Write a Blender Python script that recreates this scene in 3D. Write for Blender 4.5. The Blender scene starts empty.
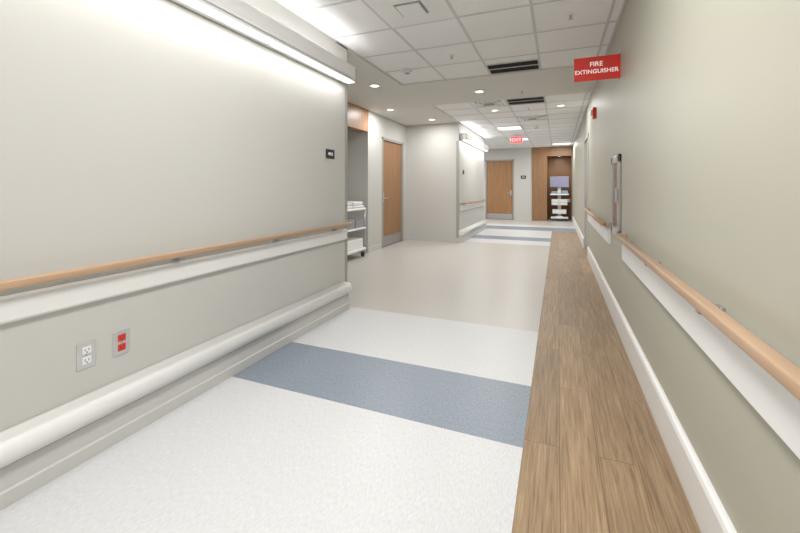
import bpy, math, random
from mathutils import Vector
random.seed(3)
S=bpy.context.scene
C=S.collection
ZC=2.72      # ceiling height
XL=-2.06     # left wall face
XR=0.50      # right wall face
XN=-3.32     # nook wall face
YF=15.16     # far wall face

# ---------------------------------------------------------------- materials
def newmat(name):
    m=bpy.data.materials.new(name); m.use_nodes=True
    nt=m.node_tree; b=nt.nodes['Principled BSDF']
    return m,nt,b
def lin(c):
    return tuple((v/255/12.92 if v/255<=0.04045 else ((v/255+0.055)/1.055)**2.4) for v in c)+(1,)
def plain(name,rgb,rough=0.5,metal=0.0,bump=0.0,bscale=200,var=0.03):
    m,nt,b=newmat(name)
    N=nt.nodes;L=nt.links
    tc=N.new('ShaderNodeTexCoord'); no=N.new('ShaderNodeTexNoise')
    no.inputs['Scale'].default_value=3; no.inputs['Detail'].default_value=4
    L.new(tc.outputs['Object'],no.inputs['Vector'])
    mx=N.new('ShaderNodeMix'); mx.data_type='RGBA'
    c=lin(rgb)
    mx.inputs['A'].default_value=tuple(v*(1-var) for v in c[:3])+(1,)
    mx.inputs['B'].default_value=tuple(min(1,v*(1+var)) for v in c[:3])+(1,)
    L.new(no.outputs['Fac'],mx.inputs['Factor']); L.new(mx.outputs['Result'],b.inputs['Base Color'])
    b.inputs['Roughness'].default_value=rough; b.inputs['Metallic'].default_value=metal
    if bump>0:
        n2=N.new('ShaderNodeTexNoise'); n2.inputs['Scale'].default_value=bscale; n2.inputs['Detail'].default_value=3
        L.new(tc.outputs['Object'],n2.inputs['Vector'])
        bp=N.new('ShaderNodeBump'); bp.inputs['Strength'].default_value=bump; bp.inputs['Distance'].default_value=0.002
        L.new(n2.outputs['Fac'],bp.inputs['Height']); L.new(bp.outputs['Normal'],b.inputs['Normal'])
    return m
def streak(name,rgb1,rgb2,scale=(60,4,60),rough=0.35,bump=0.05):
    m,nt,b=newmat(name);N=nt.nodes;L=nt.links
    tc=N.new('ShaderNodeTexCoord'); mp=N.new('ShaderNodeMapping'); mp.inputs['Scale'].default_value=scale
    L.new(tc.outputs['Object'],mp.inputs['Vector'])
    no=N.new('ShaderNodeTexNoise'); no.inputs['Scale'].default_value=1; no.inputs['Detail'].default_value=6; no.inputs['Roughness'].default_value=0.65
    L.new(mp.outputs['Vector'],no.inputs['Vector'])
    r=N.new('ShaderNodeValToRGB'); r.color_ramp.elements[0].position=0.32; r.color_ramp.elements[1].position=0.68
    r.color_ramp.elements[0].color=lin(rgb1); r.color_ramp.elements[1].color=lin(rgb2)
    L.new(no.outputs['Fac'],r.inputs['Fac']); L.new(r.outputs['Color'],b.inputs['Base Color'])
    b.inputs['Roughness'].default_value=rough
    if bump>0:
        bp=N.new('ShaderNodeBump'); bp.inputs['Strength'].default_value=bump; bp.inputs['Distance'].default_value=0.001
        L.new(no.outputs['Fac'],bp.inputs['Height']); L.new(bp.outputs['Normal'],b.inputs['Normal'])
    return m
def planks(name):
    m,nt,b=newmat(name);N=nt.nodes;L=nt.links
    tc=N.new('ShaderNodeTexCoord')
    sw=N.new('ShaderNodeMapping'); sw.inputs['Rotation'].default_value=(0,0,math.radians(90)); sw.inputs['Location'].default_value=(0.2,0.155,0)
    L.new(tc.outputs['Object'],sw.inputs['Vector'])
    br=N.new('ShaderNodeTexBrick'); br.inputs['Scale'].default_value=1
    br.inputs['Brick Width'].default_value=1.2; br.inputs['Row Height'].default_value=0.1635
    br.inputs['Mortar Size'].default_value=0.0018; br.inputs['Mortar Smooth'].default_value=0.1
    br.inputs['Color1'].default_value=(0.40,0.40,0.40,1);br.inputs['Color2'].default_value=(0.60,0.60,0.60,1);br.inputs['Mortar'].default_value=(0.12,0.12,0.12,1)
    L.new(sw.outputs['Vector'],br.inputs['Vector'])
    mp=N.new('ShaderNodeMapping'); mp.inputs['Scale'].default_value=(85,2.6,1); L.new(tc.outputs['Object'],mp.inputs['Vector'])
    ad=N.new('ShaderNodeVectorMath'); ad.operation='MULTIPLY_ADD'; ad.inputs[1].default_value=(37,11,0)
    L.new(br.outputs['Color'],ad.inputs[0]); L.new(mp.outputs['Vector'],ad.inputs[2])
    no=N.new('ShaderNodeTexNoise'); no.inputs['Detail'].default_value=10; no.inputs['Roughness'].default_value=0.72; no.inputs['Distortion'].default_value=0.3; no.inputs['Scale'].default_value=1
    L.new(ad.outputs['Vector'],no.inputs['Vector'])
    r=N.new('ShaderNodeValToRGB'); e=r.color_ramp.elements
    e[0].position=0.33;e[0].color=lin((118,95,71)); e[1].position=0.68;e[1].color=lin((178,153,122))
    x=e.new(0.5);x.color=lin((152,127,98))
    L.new(no.outputs['Fac'],r.inputs['Fac'])
    mx=N.new('ShaderNodeMix');mx.data_type='RGBA';mx.blend_type='OVERLAY';mx.inputs['Factor'].default_value=0.6
    L.new(r.outputs['Color'],mx.inputs['A']);L.new(br.outputs['Color'],mx.inputs['B'])
    L.new(mx.outputs['Result'],b.inputs['Base Color'])
    b.inputs['Roughness'].default_value=0.45
    bp=N.new('ShaderNodeBump');bp.inputs['Strength'].default_value=0.1;bp.inputs['Distance'].default_value=0.001
    L.new(no.outputs['Fac'],bp.inputs['Height']);L.new(bp.outputs['Normal'],b.inputs['Normal'])
    return m
def emit(name,rgb,s):
    m,nt,b=newmat(name)
    b.inputs['Base Color'].default_value=lin(rgb);b.inputs['Emission Color'].default_value=lin(rgb);b.inputs['Emission Strength'].default_value=s
    return m
M={}
M['wall_l']=plain('paint_warm_grey',(201,200,196),0.6,var=0.01)
M['wall_r']=plain('paint_sage_beige',(178,176,162),0.5,var=0.01)
M['gyp']=plain('gypsum_ceiling_paint',(220,219,215),0.8,var=0.01)
M['tile']=plain('acoustic_tile',(244,244,245),0.9,bump=0.4,bscale=160,var=0.02)
M['grid']=plain('ceiling_tee_white',(210,210,210),0.5,var=0.0)
M['white']=plain('white_vinyl',(232,232,231),0.38,var=0.01)
M['base']=plain('grey_base_vinyl',(203,202,199),0.45,var=0.01)
M['gap']=plain('dark_joint',(90,88,85),0.7)
M['f_white']=streak('sheet_floor_white',(198,199,200),(218,219,221),(130,40,1),0.38,0)
M['f_beige']=streak('sheet_floor_beige',(181,177,171),(201,197,191),(130,40,1),0.35,0)
M['f_blue']=streak('sheet_floor_blue',(118,129,142),(146,156,168),(130,40,1),0.38,0)
M['f_wood']=planks('wood_plank_floor')
M['rail']=streak('maple_rail',(182,150,120),(202,170,141),(40,2,60),0.4)
M['door']=streak('maple_door_veneer',(146,106,70),(170,129,90),(30,30,1.6),0.4)
M['woodp']=streak('wood_panel',(138,102,70),(160,122,87),(30,30,1.6),0.4)
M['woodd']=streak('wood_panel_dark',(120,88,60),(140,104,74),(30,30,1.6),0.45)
M['frame']=plain('door_frame_paint',(164,163,158),0.45)
M['steel']=plain('brushed_steel',(190,190,192),0.32,0.9)
M['plate']=plain('outlet_plate',(206,206,206),0.3,0.4)
M['grey']=plain('grey_plastic',(150,152,156),0.45)
M['dark']=plain('dark_plastic',(28,28,30),0.5)
M['black']=plain('painted_void_shade',(10,10,11),0.9)  # black colour stands in for shade in the grille openings
M['red']=plain('red_sign',(230,58,46),0.45)
M['redo']=plain('red_socket',(214,60,50),0.4)
M['wht']=emit('white_letter',(250,250,250),0.3)
M['plast']=plain('white_plastic',(238,238,238),0.35,var=0.01)
M['purple']=plain('lavender_cover',(158,158,190),0.6)
M['lblue']=plain('light_blue_item',(150,180,205),0.5)
M['linen']=plain('linen_white',(225,226,228),0.8,bump=0.5,bscale=20)
M['rub']=plain('rubber_black',(30,30,32),0.7)
M['lens']=emit('light_lens',(255,254,250),0.9)
M['lensd']=emit('downlight_lens',(255,254,250),2.5)
M['lensb']=emit('cove_lens',(255,254,250),1.8)
M['exit']=emit('exit_sign_face',(240,80,90),0.6)
m,nt,b=newmat('clear_glass'); b.inputs['Transmission Weight'].default_value=1;b.inputs['Roughness'].default_value=0.02;b.inputs['Base Color'].default_value=(0.95,0.97,0.97,1);M['glass']=m

# ---------------------------------------------------------------- mesh helpers
def link(o,parent=None):
    C.objects.link(o)
    if parent: o.parent=parent
    return o
def empty(name,loc=(0,0,0)):
    o=bpy.data.objects.new(name,None); o.location=loc; o.empty_display_size=0.1
    return link(o)
def boxes(name,bl,mats,bevel=0.0,parent=None,seg=2):
    if not isinstance(mats,(list,tuple)): mats=[mats]
    vs=[];fs=[];mi=[]
    for b in bl:
        x0,x1,y0,y1,z0,z1=b[:6]; k=b[6] if len(b)>6 else 0
        i=len(vs)
        vs+=[(x0,y0,z0),(x1,y0,z0),(x1,y1,z0),(x0,y1,z0),(x0,y0,z1),(x1,y0,z1),(x1,y1,z1),(x0,y1,z1)]
        for f in ((0,3,2,1),(4,5,6,7),(0,1,5,4),(1,2,6,5),(2,3,7,6),(3,0,4,7)):
            fs.append([i+j for j in f]); mi.append(k)
    me=bpy.data.meshes.new(name); me.from_pydata(vs,[],fs); me.update()
    for mm in mats: me.materials.append(mm)
    for p,k in zip(me.polygons,mi): p.material_index=k
    o=bpy.data.objects.new(name,me); link(o,parent)
    if bevel>0:
        bv=o.modifiers.new('bevel','BEVEL'); bv.width=bevel; bv.segments=seg; bv.limit_method='ANGLE'
    return o
def extr(name,prof,y0,y1,mat,parent=None,smooth=False):
    """extrude closed xz profile along y"""
    n=len(prof); vs=[(x,y0,z) for x,z in prof]+[(x,y1,z) for x,z in prof]
    fs=[[i,(i+1)%n,n+(i+1)%n,n+i] for i in range(n)]+[list(range(n))[::-1],[n+i for i in range(n)]]
    me=bpy.data.meshes.new(name); me.from_pydata(vs,[],fs); me.update(); me.materials.append(mat)
    o=bpy.data.objects.new(name,me); link(o,parent)
    import bmesh
    bm=bmesh.new();bm.from_mesh(me);bmesh.ops.recalc_face_normals(bm,faces=bm.faces);bm.to_mesh(me);bm.free()
    if smooth:
        for p in me.polygons: p.use_smooth=len(p.vertices)==4
    return o
def cyl(name,c,r,h,mat,axis='Z',parent=None,r2=None,n=28,bevel=0):
    import bmesh
    bm=bmesh.new(); bmesh.ops.create_cone(bm,cap_ends=True,segments=n,radius1=r,radius2=r if r2 is None else r2,depth=h)
    me=bpy.data.meshes.new(name)
    import mathutils
    if axis=='X': bmesh.ops.rotate(bm,verts=bm.verts,matrix=mathutils.Matrix.Rotation(math.pi/2,3,'Y'))
    if axis=='Y': bmesh.ops.rotate(bm,verts=bm.verts,matrix=mathutils.Matrix.Rotation(-math.pi/2,3,'X'))
    bmesh.ops.translate(bm,verts=bm.verts,vec=c)
    bm.to_mesh(me);bm.free(); me.materials.append(mat)
    for p in me.polygons: p.use_smooth=len(p.vertices)==4
    o=bpy.data.objects.new(name,me); link(o,parent)
    if bevel: 
        bv=o.modifiers.new('b','BEVEL');bv.width=bevel;bv.segments=3;bv.limit_method='ANGLE'
    return o
def text(name,s,loc,size,mat,rot,parent=None,ext=0.0008,sp=1.0):
    cu=bpy.data.curves.new(name,'FONT'); cu.body=s; cu.size=size; cu.align_x='CENTER'; cu.align_y='CENTER'; cu.extrude=ext; cu.space_line=sp; cu.offset=size*0.008
    cu.materials.append(mat)
    o=bpy.data.objects.new(name,cu); o.location=loc; o.rotation_euler=rot; link(o,parent); return o

# ---------------------------------------------------------------- floor
def floor():
    rects=[]
    W=-0.155
    for y0,y1,k in ((-4,1.93,0),(1.93,2.545,2),(2.545,3.52,0),(3.52,8.75,1),(8.75,9.4,0),(9.4,10.05,2),(10.05,11.7,0)):
        rects.append((-7,W,y0,y1,k))
    rects.append((W,0.7,-4,11.7,3))
    rects.append((-7,0.7,11.7,12.7,2)); rects.append((-7,0.7,12.7,13.3,0)); rects.append((-7,0.7,13.3,16.3,1))
    vs=[];fs=[];mi=[]
    for x0,x1,y0,y1,k in rects:
        i=len(vs); vs+=[(x0,y0,0),(x1,y0,0),(x1,y1,0),(x0,y1,0)]; fs.append((i,i+1,i+2,i+3)); mi.append(k)
    me=bpy.data.meshes.new('floor'); me.from_pydata(vs,[],fs)
    for k in ('f_white','f_beige','f_blue','f_wood'): me.materials.append(M[k])
    for p,k in zip(me.polygons,mi): p.material_index=k
    link(bpy.data.objects.new('floor',me))
floor()

# ---------------------------------------------------------------- ceiling
boxes('ceiling',[(-7,0.7,-4.2,16.3,ZC,ZC+0.1)],M['tile'])
boxes('ceiling_gypsum_band',[(-7,XL,3.35,11.7,ZC-0.02,ZC),(XL,XR,5.10,6.55,ZC-0.02,ZC)],M['gyp'])
g=[];t=0.012
xs=[-1.42+0.61*k for k in range(4)]
for x in xs:
    g.append((x-t,x+t,-4,5.1,ZC-0.004,ZC)); g.append((x-t,x+t,6.55,YF,ZC-0.004,ZC))
y=5.10-0.61
while y>-4: g.append((XL,XR,y-t,y+t,ZC-0.0045,ZC)); y-=0.61
y=6.55+0.61
while y<YF: g.append((XL,XR,y-t,y+t,ZC-0.0045,ZC)); y+=0.61
g.append((XL,XL+0.02,-4,5.1,ZC-0.004,ZC)); g.append((XR-0.02,XR,-4,5.1,ZC-0.004,ZC)); g.append((XR-0.02,XR,6.55,YF,ZC-0.004,ZC))
boxes('ceiling_tee_grid',g,M['grid'])

# ---------------------------------------------------------------- walls
boxes('wall_left',[(XL-0.2,XL,-4,3.55,0,ZC)],M['wall_l'])
boxes('wall_nook_near',[(-4.4,XL-0.2,3.35,3.55,0,ZC)],M['wall_l'])
boxes('wall_nook',[(XN-0.2,XN,3.55,4.5,0,ZC),(XN-0.2,XN,6.5,7.12,0,ZC),(XN-0.2,XN,7.12,8.28,2.27,ZC),(XN-0.2,XN,8.28,8.5,0,ZC),
                  (-4.4,-4.2,4.3,6.7,0,ZC),(-4.2,XN-0.2,4.3,4.5,0,ZC),(-4.2,XN-0.2,6.5,6.7,0,ZC)],M['wall_l'])
boxes('trim_nook_wood_header',[(XN-0.2,XN+0.012,4.5,6.5,2.29,ZC-0.02)],M['door'])
boxes('wall_nook_far',[(XN-0.2,XL-0.2,8.5,8.7,0,ZC)],M['wall_l'])
boxes('wall_left_far',[(XL-0.2,XL,8.5,11.7,0,ZC)],M['wall_l'])
boxes('wall_cross_corridor',[(-7,XL-0.2,11.5,11.7,0,ZC)],M['wall_l'])
boxes('wall_cross_end',[(-7.2,-7,11.5,15.36,0,ZC)],M['wall_l'])
boxes('wall_far',[(-7,-2.62,YF,YF+0.2,0,ZC),(-2.62,-1.54,YF,YF+0.2,2.3,ZC),(-1.54,-0.90,YF,YF+0.2,0,ZC),(0.47,0.7,YF,YF+0.2,0,ZC)],M['wall_l'])
boxes('wall_back',[(XL-0.2,XR+0.2,-4.2,-4,0,ZC)],M['wall_l'])
cy0,cy1,cz0,cz1=3.78,4.22,0.84,1.50
boxes('wall_right',[(XR,XR+0.2,-4,cy0,0,ZC),(XR,XR+0.2,cy0,cy1,0,cz0),(XR,XR+0.2,cy0,cy1,cz1,ZC),(XR,XR+0.2,cy1,7.55,0,ZC),
      (XR,XR+0.2,7.55,8.65,2.2,ZC),(XR,XR+0.2,8.65,YF,0,ZC)],M['wall_r'])
boxes('trim_niche_wood_panelling',[(-0.90,-0.37,YF-0.03,YF+0.2,0,ZC,0),(-0.37,0.47,YF-0.03,YF+0.2,2.38,ZC,0),
      (-0.47,-0.37,YF+0.2,YF+0.95,0,2.5,1),(0.47,0.57,YF+0.2,YF+0.95,0,2.5,1),(-0.47,0.57,YF+0.95,YF+1.05,0,2.5,1),(-0.37,0.47,YF+0.2,YF+0.95,2.4,2.5,1)],[M['woodp'],M['woodd']])
boxes('trim_niche_reveal',[(-0.655,-0.647,YF-0.034,YF-0.03,0.1,2.7),(0.445,0.47,YF-0.05,YF-0.03,0,2.7)],M['woodd'])

boxes('baseboard_nook',[(XN,XN+0.01,6.5,7.07,0,0.1),(XN,XN+0.01,8.33,8.5,0,0.1),(XN,XL+0.0,8.49,8.5,0,0.1),(XN,XN+0.01,3.55,4.5,0,0.1)],M['base'])
boxes('baseboard_far',[(-7,-2.68,YF-0.01,YF,0,0.1),(-1.48,-0.90,YF-0.01,YF,0,0.1)],M['base'])

def crash_base_r(name,y0,y1):
    extr(name,[(XR,0),(XR-0.022,0),(XR-0.026,0.02),(XR-0.026,0.185),(XR-0.02,0.2),(XR-0.01,0.207),(XR,0.207)],y0,y1,M['white'])
crash_base_r('baseboard_right',-4,7.49); crash_base_r('baseboard_right_far',8.71,YF)

def bumper(name,y0,y1):
    e=empty(name,(XL,(y0+y1)/2,0))
    def ex(n,prof,m,sm=False,a=y0,b=y1):
        o=extr(n,prof,a,b,m,None,sm); o.parent=e; o.location=(-e.location.x,-e.location.y,0)
        return o
    w=XL
    ex('base_board',[(w,0),(w+0.07,0),(w+0.07,0.06),(w+0.062,0.066),(w+0.062,0.155),(w,0.155)],M['base'])
    ex('joint',[(w,0.155),(w+0.04,0.155),(w+0.04,0.165),(w,0.165)],M['gap'])
    pr=[(w,0.165),(w+0.07,0.165)]
    for i in range(13):
        a=-math.pi/2+math.pi*i/12
        pr.append((w+0.07+0.035*math.cos(a),0.215+0.05*math.sin(a)))
    pr+=[(w+0.02,0.272),(w,0.274)]
    ex('bumper_guard',pr,M['white'],True,y0,y1-0.05)
    pr2=[(w+(x-w)*0.93,0.215+(z-0.215)*0.94) for x,z in pr]
    ex('end_cap',pr2,M['white'],True,y1-0.05,y1)
bumper('wall_bumper',-4,3.48)
bumper('wall_bumper',8.5,11.7)

def handrail(name,xw,sgn,y0,y1,first,zb,zt):
    e=empty(name,(xw,(y0+y1)/2,0)); inv=Vector((-xw,-(y0+y1)/2,0))
    def P(o): o.parent=e; o.location=inv; return o
    w=xw
    P(extr('crash_board',[(w,zb),(w+sgn*0.022,zb),(w+sgn*0.03,zb+0.01),(w+sgn*0.03,zt-0.01),(w+sgn*0.022,zt),(w,zt)],y0,y1,M['white']))
    P(extr('shadow_channel',[(w,zt),(w+sgn*0.012,zt),(w+sgn*0.012,0.84),(w,0.84)],y0+0.01,y1-0.01,M['wall_l']))
    pr=[]
    cx=w+sgn*0.066;cz=0.868
    for i in range(32):
        a=2*math.pi*i/32
        pr.append((cx+0.021*math.copysign(abs(math.cos(a))**0.42,math.cos(a)),cz+0.018*math.copysign(abs(math.sin(a))**0.42,math.sin(a))))
    P(extr('wood_grip',pr,y0,y1,M['rail'],None,True))
    bl=[(min(w,cx),max(w,cx),y0,y0+0.04,0.851,0.885),(min(w,cx),max(w,cx),y1-0.04,y1,0.851,0.885)]
    P(boxes('return_end',bl,M['rail'],0.006))
    bb=[];y=first
    while y<y1-0.05:
        if y>y0+0.05:
            a,b=sorted((w,w+sgn*0.07)); bb.append((a,b,y-0.016,y+0.016,0.828,0.852))
            a,b=sorted((w,w+sgn*0.014)); bb.append((a,b,y-0.025,y+0.025,zt,0.86))
        y+=0.84
    P(boxes('bracket',bb,M['steel'],0.003))
handrail('handrail',XL,1,-3.9,3.50,-3.47,0.705,0.815)
handrail('handrail',XL,1,8.6,11.6,8.9,0.705,0.815)
handrail('handrail',XR,-1,-3.9,3.5,-3.47,0.668,0.82)
handrail('handrail',XR,-1,4.45,7.3,4.7,0.668,0.82)

boxes('trim_corner_guard',[(XL-0.06,XL+0.003,3.55,3.553,0.0,2.7),(XL-0.0,XL+0.003,3.505,3.55,0.0,2.29),
   (XL-0.06,XL+0.003,8.497,8.50,0.1,2.29),(XL,XL+0.003,8.50,8.555,0.28,2.29)],M['frame'])

# ---------------------------------------------------------------- lights
def area(name,loc,sx,sy,power,up=False,col=(1,0.988,0.97),shape='RECTANGLE',parent=None,spread=180):
    l=bpy.data.lights.new(name,'AREA'); l.shape=shape; l.size=sx; l.size_y=sy; l.energy=power; l.color=col; l.spread=math.radians(spread)
    o=bpy.data.objects.new(name,l); o.location=loc
    if up: o.rotation_euler=(math.pi,0,0)
    C.objects.link(o)
    if parent: o.parent=parent; o.location=Vector(loc)-parent.location
    return o
FD=0.15
def cove(name,y0,y1,pieces,p,up):
    e=empty(name,(XL,(y0+y1)/2,2.4)); off=-e.location
    def P(o): o.parent=e;o.location=off;return o
    P(boxes('housing',[(XL,XL+FD,y0,y1,2.335,2.345),(XL+FD-0.012,XL+FD,y0,y1,2.32,2.47),(XL,XL+FD,y0,y0+0.012,2.32,2.47),(XL,XL+FD,y1-0.012,y1,2.32,2.47),
             (XL,XL+0.06,y0,y1,2.32,2.335),(XL,XL+0.01,y0,y1,2.32,2.47)],M['plast'],0.002))
    P(boxes('lens',[(XL+0.062,XL+FD-0.014,a,b,2.314,2.335) for a,b in pieces],M['lensb']))
    L=y1-y0
    for a,b in pieces:
        area('cove_down',(XL+0.11,(a+b)/2,2.312),0.06,b-a,p*(b-a),parent=e)
    area('cove_up',(XL+0.07,(y0+y1)/2,2.365),0.08,L-0.1,up*L,up=True,parent=e)
pcs=[(2.30,3.46)]; b=2.26
while b>-1: pcs.append((b-1.2,b)); b-=1.24
cove('wall_light',-1.5,3.48,pcs,2.1,2.0)
cove('wall_light',8.6,11.62,[(8.65,9.6),(9.65,10.6),(10.65,11.57)],4.2,2.2)

def troffer(x0,y0,L=0.61,W=0.61,p=30):
    e=empty('troffer_light',(x0+W/2,y0+L/2,ZC)); off=-e.location
    f=0.03
    o=boxes('rim',[(x0,x0+W,y0,y0+f,ZC-0.012,ZC),(x0,x0+W,y0+L-f,y0+L,ZC-0.012,ZC),(x0,x0+f,y0,y0+L,ZC-0.012,ZC),(x0+W-f,x0+W,y0,y0+L,ZC-0.012,ZC)],M['grid'],0.002); o.parent=e;o.location=off
    o=boxes('lens',[(x0+f,x0+W-f,y0+f,y0+L-f,ZC-0.007,ZC)],M['lens']); o.parent=e;o.location=off
    area('lamp',(x0+W/2,y0+L/2,ZC-0.014),W-0.08,L-0.08,p,parent=e)
troffer(-1.42,9.60,p=22); troffer(-1.42,12.04,p=22); troffer(-0.2,13.87,p=22)
troffer(-0.81,1.44-0.61,1.22,p=38)  # unseen troffer overhead, added to light the near corridor
troffer(-0.81,-2.22,1.22,p=42)  # out-of-view troffer behind the camera, added for its light
def downlight(x,y,z=ZC-0.02,p=12,r=1.0):
    e=empty('recessed_downlight',(x,y,z)); 
    cyl('trim_ring',(0,0,-0.004),0.085*r,0.008,M['plast'],parent=e,r2=0.09*r)
    cyl('lens',(0,0,-0.006),0.055*r,0.008,M['lensd'],parent=e)
    area('lamp',(x,y,z-0.013),0.11*r,0.11*r,p,shape='DISK',parent=e)
for x,y in ((-2.42,4.95),(-2.9,6.6),(-2.5,7.9),(-1.1,5.85)): downlight(x,y)
downlight(0.05,7.5,ZC,10);downlight(-1.115,7.5,ZC,10)
downlight(-4.2,13.2,ZC,30);downlight(-3.1,13.2,ZC,30)
downlight(0.05,YF+0.4,2.4,6,0.7)  # made-up downlight, added to brighten the niche interior

def slot(x0,y0,L,W=0.58):
    e=empty('ceiling_return_grille',(x0+W/2,y0+L/2,ZC)); off=-e.location
    o=boxes('black_shade_sheet',[(x0,x0+W,y0,y0+L,ZC-0.004,ZC)],M['black']); o.parent=e;o.location=off  # flat black sheet painted as the shade behind the grille
    bl=[(x0-0.01,x0+W+0.01,y0-0.012,y0,ZC-0.014,ZC),(x0-0.01,x0+W+0.01,y0+L,y0+L+0.012,ZC-0.014,ZC),(x0-0.01,x0,y0,y0+L,ZC-0.014,ZC),(x0+W,x0+W+0.01,y0,y0+L,ZC-0.014,ZC),
        (x0,x0+W,y0+L*0.48,y0+L*0.52,ZC-0.012,ZC-0.004)]
    o=boxes('frame',bl,M['grid']); o.parent=e;o.location=off
slot(-0.795,4.68,0.38); slot(-0.795,6.62,0.46)

def diffuser(x0,y0):
    e=empty('ceiling_air_diffuser',(x0+0.305,y0+0.305,ZC)); off=-e.location
    o=boxes('face',[(x0+0.01,x0+0.60,y0+0.01,y0+0.60,ZC-0.006,ZC)],M['plast'],0.002);o.parent=e;o.location=off
    o=boxes('gap',[(x0+0.19,x0+0.42,y0+0.19,y0+0.42,ZC-0.009,ZC-0.006)],M['grey']);o.parent=e;o.location=off
    o=boxes('plaque',[(x0+0.205,x0+0.405,y0+0.205,y0+0.405,ZC-0.022,ZC-0.009)],M['plast'],0.004);o.parent=e;o.location=off
diffuser(-1.42,2.66); 
def diff2(x0,y0):
    e=empty('ceiling_air_diffuser',(x0+0.305,y0+0.305,ZC)); off=-e.location
    bl=[]
    for i,k in enumerate((0.02,0.09,0.16)):
        a,bq=x0+k,x0+0.61-k; c,d=y0+k,y0+0.61-k; z=ZC-0.006-0.006*i
        for q in ((a,bq,c,c+0.03),(a,bq,d-0.03,d),(a,a+0.03,c,d),(bq-0.03,bq,c,d)): bl.append(q+(z-0.006,ZC))
    o=boxes('vanes',bl,M['plast']);o.parent=e;o.location=off
    o=boxes('core',[(x0+0.23,x0+0.38,y0+0.23,y0+0.38,ZC-0.024,ZC)],M['grey']);o.parent=e;o.location=off
diff2(-0.81,8.38); diff2(-1.42,6.55)
def smoke(x,y,z):
    e=empty('smoke_detector',(x,y,z))
    cyl('base',(0,0,-0.008),0.075,0.016,M['plast'],parent=e)
    cyl('head',(0,0,-0.03),0.045,0.03,M['plast'],parent=e,r2=0.062)
    cyl('sensor_ring',(0,0,-0.047),0.03,0.006,M['grey'],parent=e)
smoke(-1.75,4.5,ZC); smoke(-0.5,9.9,ZC)
def sprink(x,y,z):
    e=empty('sprinkler_head',(x,y,z))
    cyl('escutcheon',(0,0,-0.003),0.035,0.006,M['plast'],parent=e)
    cyl('stem',(0,0,-0.018),0.008,0.03,M['steel'],parent=e)
    cyl('deflector',(0,0,-0.034),0.018,0.003,M['steel'],parent=e)
sprink(-1.1,4.2,ZC); sprink(0.1,3.6,ZC); sprink(-0.5,7.5,ZC); sprink(-0.5,6.1,ZC-0.02)

# ---------------------------------------------------------------- doors
def door_x(name,xf,y0,y1,ztop,hs,sgn,mat,frame=M['frame']):
    e=empty(name,(xf,(y0+y1)/2,0)); off=-e.location
    def P(o): o.parent=e;o.location=off;return o
    def sx(a,b): return tuple(sorted((xf+sgn*a,xf+sgn*b)))
    f=0.05
    P(boxes('frame',[sx(-0.12,0.012)+(y0-0.0,y0+f,0,ztop),sx(-0.12,0.012)+(y1-f,y1,0,ztop),sx(-0.12,0.012)+(y0,y1,ztop-f,ztop)],frame,0.004))
    P(boxes('leaf',[sx(-0.07,-0.025)+(y0+f,y1-f,0.008,ztop-f)],mat,0.002))
    P(boxes('kick_plate',[sx(-0.025,-0.022)+(y0+f+0.02,y1-f-0.02,0.02,0.22)],M['steel']))
    hy=y0+f+0.07 if hs<0 else y1-f-0.07; dy=1 if hs<0 else -1
    P(boxes('escutcheon',[sx(-0.025,-0.015)+(hy-0.03,hy+0.03,0.93,1.13)],M['steel'],0.003))
    P(cyl('lever_stem',(xf+sgn*0.005,hy,1.02),0.011,0.05,M['steel'],'X'))
    a,b=sorted((hy,hy+dy*0.13)); P(boxes('lever',[sx(0.02,0.036)+(a,b,1.01,1.032)],M['steel'],0.005))
door_x('door_1',XN,7.12,8.28,2.27,-1,1,M['door'])
door_x('door_3',XR,7.55,8.65,2.2,1,-1,M['frame'],M['wall_l'])
def door_y(name,yf,x0,x1,ztop,hs):
    e=empty(name,((x0+x1)/2,yf,0)); off=-e.location
    def P(o): o.parent=e;o.location=off;return o
    f=0.05;A=yf-0.012;B=yf+0.12
    P(boxes('frame',[(x0,x0+f,A,B,0,ztop),(x1-f,x1,A,B,0,ztop),(x0,x1,A,B,ztop-f,ztop)],M['frame'],0.004))
    P(boxes('leaf',[(x0+f,x1-f,yf+0.03,yf+0.075,0.008,ztop-f)],M['door'],0.002))
    P(boxes('kick_plate',[(x0+f+0.02,x1-f-0.02,yf+0.026,yf+0.03,0.02,0.22)],M['steel']))
    hx=x1-f-0.07 if hs>0 else x0+f+0.07
    P(boxes('escutcheon',[(hx-0.03,hx+0.03,yf+0.018,yf+0.03,0.93,1.13)],M['steel'],0.003))
    P(cyl('lever_stem',(hx,yf+0.0,1.02),0.011,0.05,M['steel'],'Y'))
    a,b=sorted((hx,hx-hs*0.13));P(boxes('lever',[(a,b,yf-0.032,yf-0.016,1.01,1.032)],M['steel'],0.005))
door_y('door_2',YF,-2.62,-1.54,2.3,1)

# ---------------------------------------------------------------- signs
R_LEFT=(math.pi/2,0,math.pi/2)
e=empty('room_sign',(XL,3.22,1.572)); boxes('plate',[(0,0.006,-0.075,0.075,-0.045,0.045)],M['dark'],0.002,parent=e)
text('digits','4012',(0.0065,0,0),0.04,M['wht'],R_LEFT,e)
e=empty('room_sign',(-1.2,YF,1.62)); boxes('plate',[(-0.09,0.09,-0.006,0,-0.06,0.06)],M['dark'],0.002,parent=e)
text('digits','4020',(0,-0.0065,0),0.05,M['wht'],(math.pi/2,0,0),e)
e=empty('room_sign',(XL,8.95,1.6)); boxes('plate',[(0,0.006,-0.07,0.07,-0.05,0.05)],M['dark'],0.002,parent=e)
e=empty('fire_extinguisher_sign',(XR,3.83,2.30))
boxes('panel',[(-0.365,-0.0,-0.004,0.004,-0.1,0.11)],M['red'],0.002,parent=e)
boxes('wall_flange',[(-0.006,0,-0.03,0.03,-0.1,0.11)],M['red'],0.001,parent=e)
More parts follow.
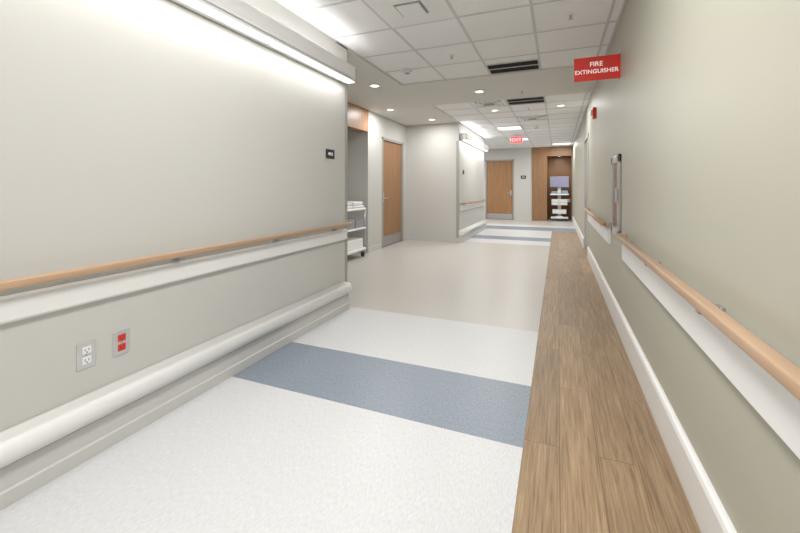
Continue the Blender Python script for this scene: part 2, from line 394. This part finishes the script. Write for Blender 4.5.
text('lettering_line_1','FIRE',(-0.185,-0.0045,0.042),0.058,M['wht'],(math.pi/2,0,0),e)
text('lettering_line_2','EXTINGUISHER',(-0.185,-0.0045,-0.022),0.051,M['wht'],(math.pi/2,0,0),e)
e=empty('exit_sign',(-1.07,11.2,ZC))
boxes('canopy',[(-0.09,0.09,-0.03,0.03,-0.02,0)],M['plast'],0.003,parent=e)
boxes('stem',[(-0.01,0.01,-0.01,0.01,-0.06,-0.02)],M['steel'],parent=e)
boxes('housing',[(-0.16,0.16,-0.025,0.025,-0.25,-0.06)],M['plast'],0.004,parent=e)
boxes('face',[(-0.15,0.15,-0.027,-0.025,-0.24,-0.07)],M['exit'],parent=e)
text('letters','EXIT',(0,-0.028,-0.155),0.13,M['wht'],(math.pi/2,0,0),e)
e=empty('fire_alarm_strobe',(XR,6.12,2.30))
boxes('body',[(-0.045,0.004,-0.06,0.06,-0.075,0.075)],M['red'],0.008,parent=e)
boxes('flash_lens',[(-0.07,-0.045,-0.025,0.025,-0.03,0.05)],M['plast'],0.008,parent=e)

def outlet(y,z,red):
    e=empty('wall_outlet',(XL,y,z)); fm=M['redo'] if red else M['plast']
    boxes('cover_plate',[(0,0.005,-0.04,0.04,-0.062,0.062)],M['plate'],0.002,parent=e)
    for s in (-1,1):
        cz=s*0.024
        boxes('receptacle',[(0.005,0.009,-0.019,0.019,cz-0.017,cz+0.017)],fm,0.004,parent=e)
        boxes('slots',[(0.009,0.0095,-0.009,-0.0065,cz-0.003,cz+0.008),(0.009,0.0095,0.0065,0.009,cz-0.003,cz+0.008),(0.009,0.0095,-0.003,0.003,cz-0.012,cz-0.007)],M['dark'],parent=e)
    cyl('screw',(0.006,0,0),0.003,0.002,M['grey'],'X',e)
outlet(1.118,0.458,False); outlet(1.276,0.46,True)

e=empty('fire_extinguisher_cabinet',(XR,(cy0+cy1)/2,(cz0+cz1)/2)); off=-e.location
def P(o): o.parent=e;o.location=off;return o
w=0.035
P(boxes('tub',[(XR+0.15,XR+0.16,cy0,cy1,cz0,cz1),(XR,XR+0.16,cy0,cy0+0.006,cz0,cz1),(XR,XR+0.16,cy1-0.006,cy1,cz0,cz1),(XR,XR+0.16,cy0,cy1,cz0,cz0+0.006),(XR,XR+0.16,cy0,cy1,cz1-0.006,cz1)],M['plast']))
P(boxes('door_frame',[(XR-0.02,XR,cy0-w,cy0+w,cz0-w,cz1+w),(XR-0.02,XR,cy1-w,cy1+w,cz0-w,cz1+w),(XR-0.02,XR,cy0-w,cy1+w,cz0-w,cz0+w),(XR-0.02,XR,cy0-w,cy1+w,cz1-w,cz1+w)],M['steel'],0.004))
P(boxes('glass',[(XR-0.010,XR-0.006,cy0+w,cy1-w,cz0+w,cz1-w)],M['glass']))
P(boxes('pull_handle',[(XR-0.045,XR-0.02,cy0-0.01,cy0+0.01,1.12,1.24)],M['steel'],0.005))
P(cyl('extinguisher_tank',(XR+0.075,4.0,1.07),0.062,0.42,M['red'],bevel=0.02))
P(cyl('extinguisher_neck',(XR+0.075,4.0,1.30),0.02,0.06,M['steel']))
P(boxes('extinguisher_handle',[(XR+0.065,XR+0.085,3.93,4.06,1.33,1.35)],M['dark'],0.004))

# ---------------------------------------------------------------- supply cart in the nook
def caster(e,x,y,r=0.05):
    cyl('caster_wheel',(x,y,r),r,0.028,M['rub'],'X',e)
    boxes('caster_fork',[(x-0.02,x+0.02,y-0.02,y+0.02,r*1.6,r*2.4)],M['grey'],0.004,parent=e)
e=empty('supply_cart',(-3.5,5.75,0))
X0,X1,Y0,Y1=-0.30,0.30,-0.45,0.45
for x in (X0+0.04,X1-0.04):
    for y in (Y0+0.06,Y1-0.06): caster(e,x,y)
boxes('base_shelf',[(X0,X1,Y0,Y1,0.12,0.17)],M['plast'],0.015,parent=e)
boxes('mid_shelf',[(X0,X1,Y0,Y1,0.50,0.53)],M['plast'],0.01,parent=e)
boxes('top_shelf',[(X0,X1,Y0,Y1,0.84,0.88)],M['plast'],0.015,parent=e)
for x in (X0+0.02,X1-0.02):
    for y in (Y0+0.02,Y1-0.02): cyl('post',(x,y,0.5),0.012,0.72,M['steel'],parent=e)
boxes('push_handle',[(X0+0.05,X1-0.05,Y1,Y1+0.025,0.90,0.925),(X0+0.05,X0+0.075,Y1-0.03,Y1+0.02,0.86,0.92),(X1-0.075,X1-0.05,Y1-0.03,Y1+0.02,0.86,0.92)],M['grey'],0.008,parent=e)
boxes('linen_stack',[(-0.24,0.27,-0.36,0.02,0.88,0.93),(-0.22,0.26,-0.34,0.0,0.932,0.975),(-0.24,0.28,0.04,0.42,0.88,0.925),(-0.22,0.26,0.06,0.40,0.928,0.99)],M['linen'],0.018,parent=e)
boxes('mid_load',[(-0.24,0.26,-0.3,0.1,0.53,0.70),(-0.2,0.26,0.14,0.4,0.53,0.66)],M['grey'],0.012,parent=e)
boxes('drawer_box',[(-0.26,0.27,-0.2,0.38,0.17,0.34)],M['plast'],0.012,parent=e)

# ---------------------------------------------------------------- computer workstation cart in far niche
e=empty('medical_workstation_cart',(0.05,YF+0.32,0))
for sx in (-1,1):
    for sy in (-1,1): caster(e,sx*0.25,sy*0.22,0.05)
boxes('base_legs',[(-0.30,0.30,-0.26,-0.19,0.09,0.15),(-0.30,0.30,0.19,0.26,0.09,0.15),(-0.13,0.13,-0.2,0.2,0.09,0.17)],M['plast'],0.015,parent=e)
boxes('column',[(-0.06,0.06,0.03,0.13,0.14,1.5)],M['plast'],0.01,parent=e)
boxes('lower_bin',[(-0.24,0.24,-0.16,0.12,0.26,0.42)],M['plast'],0.02,parent=e)
boxes('drawer_unit',[(-0.27,0.27,-0.2,0.14,0.58,0.80)],M['plast'],0.015,parent=e)
boxes('drawer_lines',[(-0.23,0.23,-0.204,-0.2,0.685,0.695),(-0.05,0.05,-0.212,-0.2,0.74,0.75),(-0.05,0.05,-0.212,-0.2,0.63,0.64)],M['grey'],parent=e)
boxes('work_surface',[(-0.32,0.32,-0.29,0.17,0.95,1.0)],M['plast'],0.015,parent=e)
boxes('keyboard',[(-0.2,0.2,-0.27,-0.1,1.0,1.018)],M['grey'],0.004,parent=e)
boxes('folded_blue_pad',[(-0.28,-0.06,-0.05,0.02,1.0,1.09),(0.08,0.29,-0.08,0.03,1.0,1.12)],M['lblue'],0.015,parent=e)
boxes('monitor_mount',[(-0.06,0.06,0.0,0.06,1.3,1.42)],M['grey'],0.005,parent=e)
boxes('monitor_shell',[(-0.33,0.33,-0.05,0.0,1.24,1.64)],M['grey'],0.012,parent=e)
boxes('monitor_screen',[(-0.31,0.31,-0.053,-0.05,1.26,1.62)],M['purple'],parent=e)
boxes('side_basket',[(0.26,0.37,-0.15,0.1,0.70,0.72),(0.36,0.37,-0.15,0.1,0.72,0.82),(0.26,0.37,-0.15,-0.14,0.72,0.82)],M['steel'],parent=e)

# ---------------------------------------------------------------- world / camera
wd=bpy.data.worlds.new('World'); S.world=wd; wd.use_nodes=True
wd.node_tree.nodes['Background'].inputs['Color'].default_value=(0.8,0.85,0.9,1); wd.node_tree.nodes['Background'].inputs['Strength'].default_value=0.3
S.view_settings.view_transform='Standard'
S.view_settings.exposure=0.15
cd=bpy.data.cameras.new('camera'); cam=bpy.data.objects.new('camera',cd); C.objects.link(cam)
cam.location=(0,0,1.25); cam.rotation_euler=(math.pi/2,0,math.radians(22.3))
cd.sensor_width=36; cd.lens=385/800*36; cd.shift_y=-79.5/800; cd.clip_start=0.05
S.camera=cam
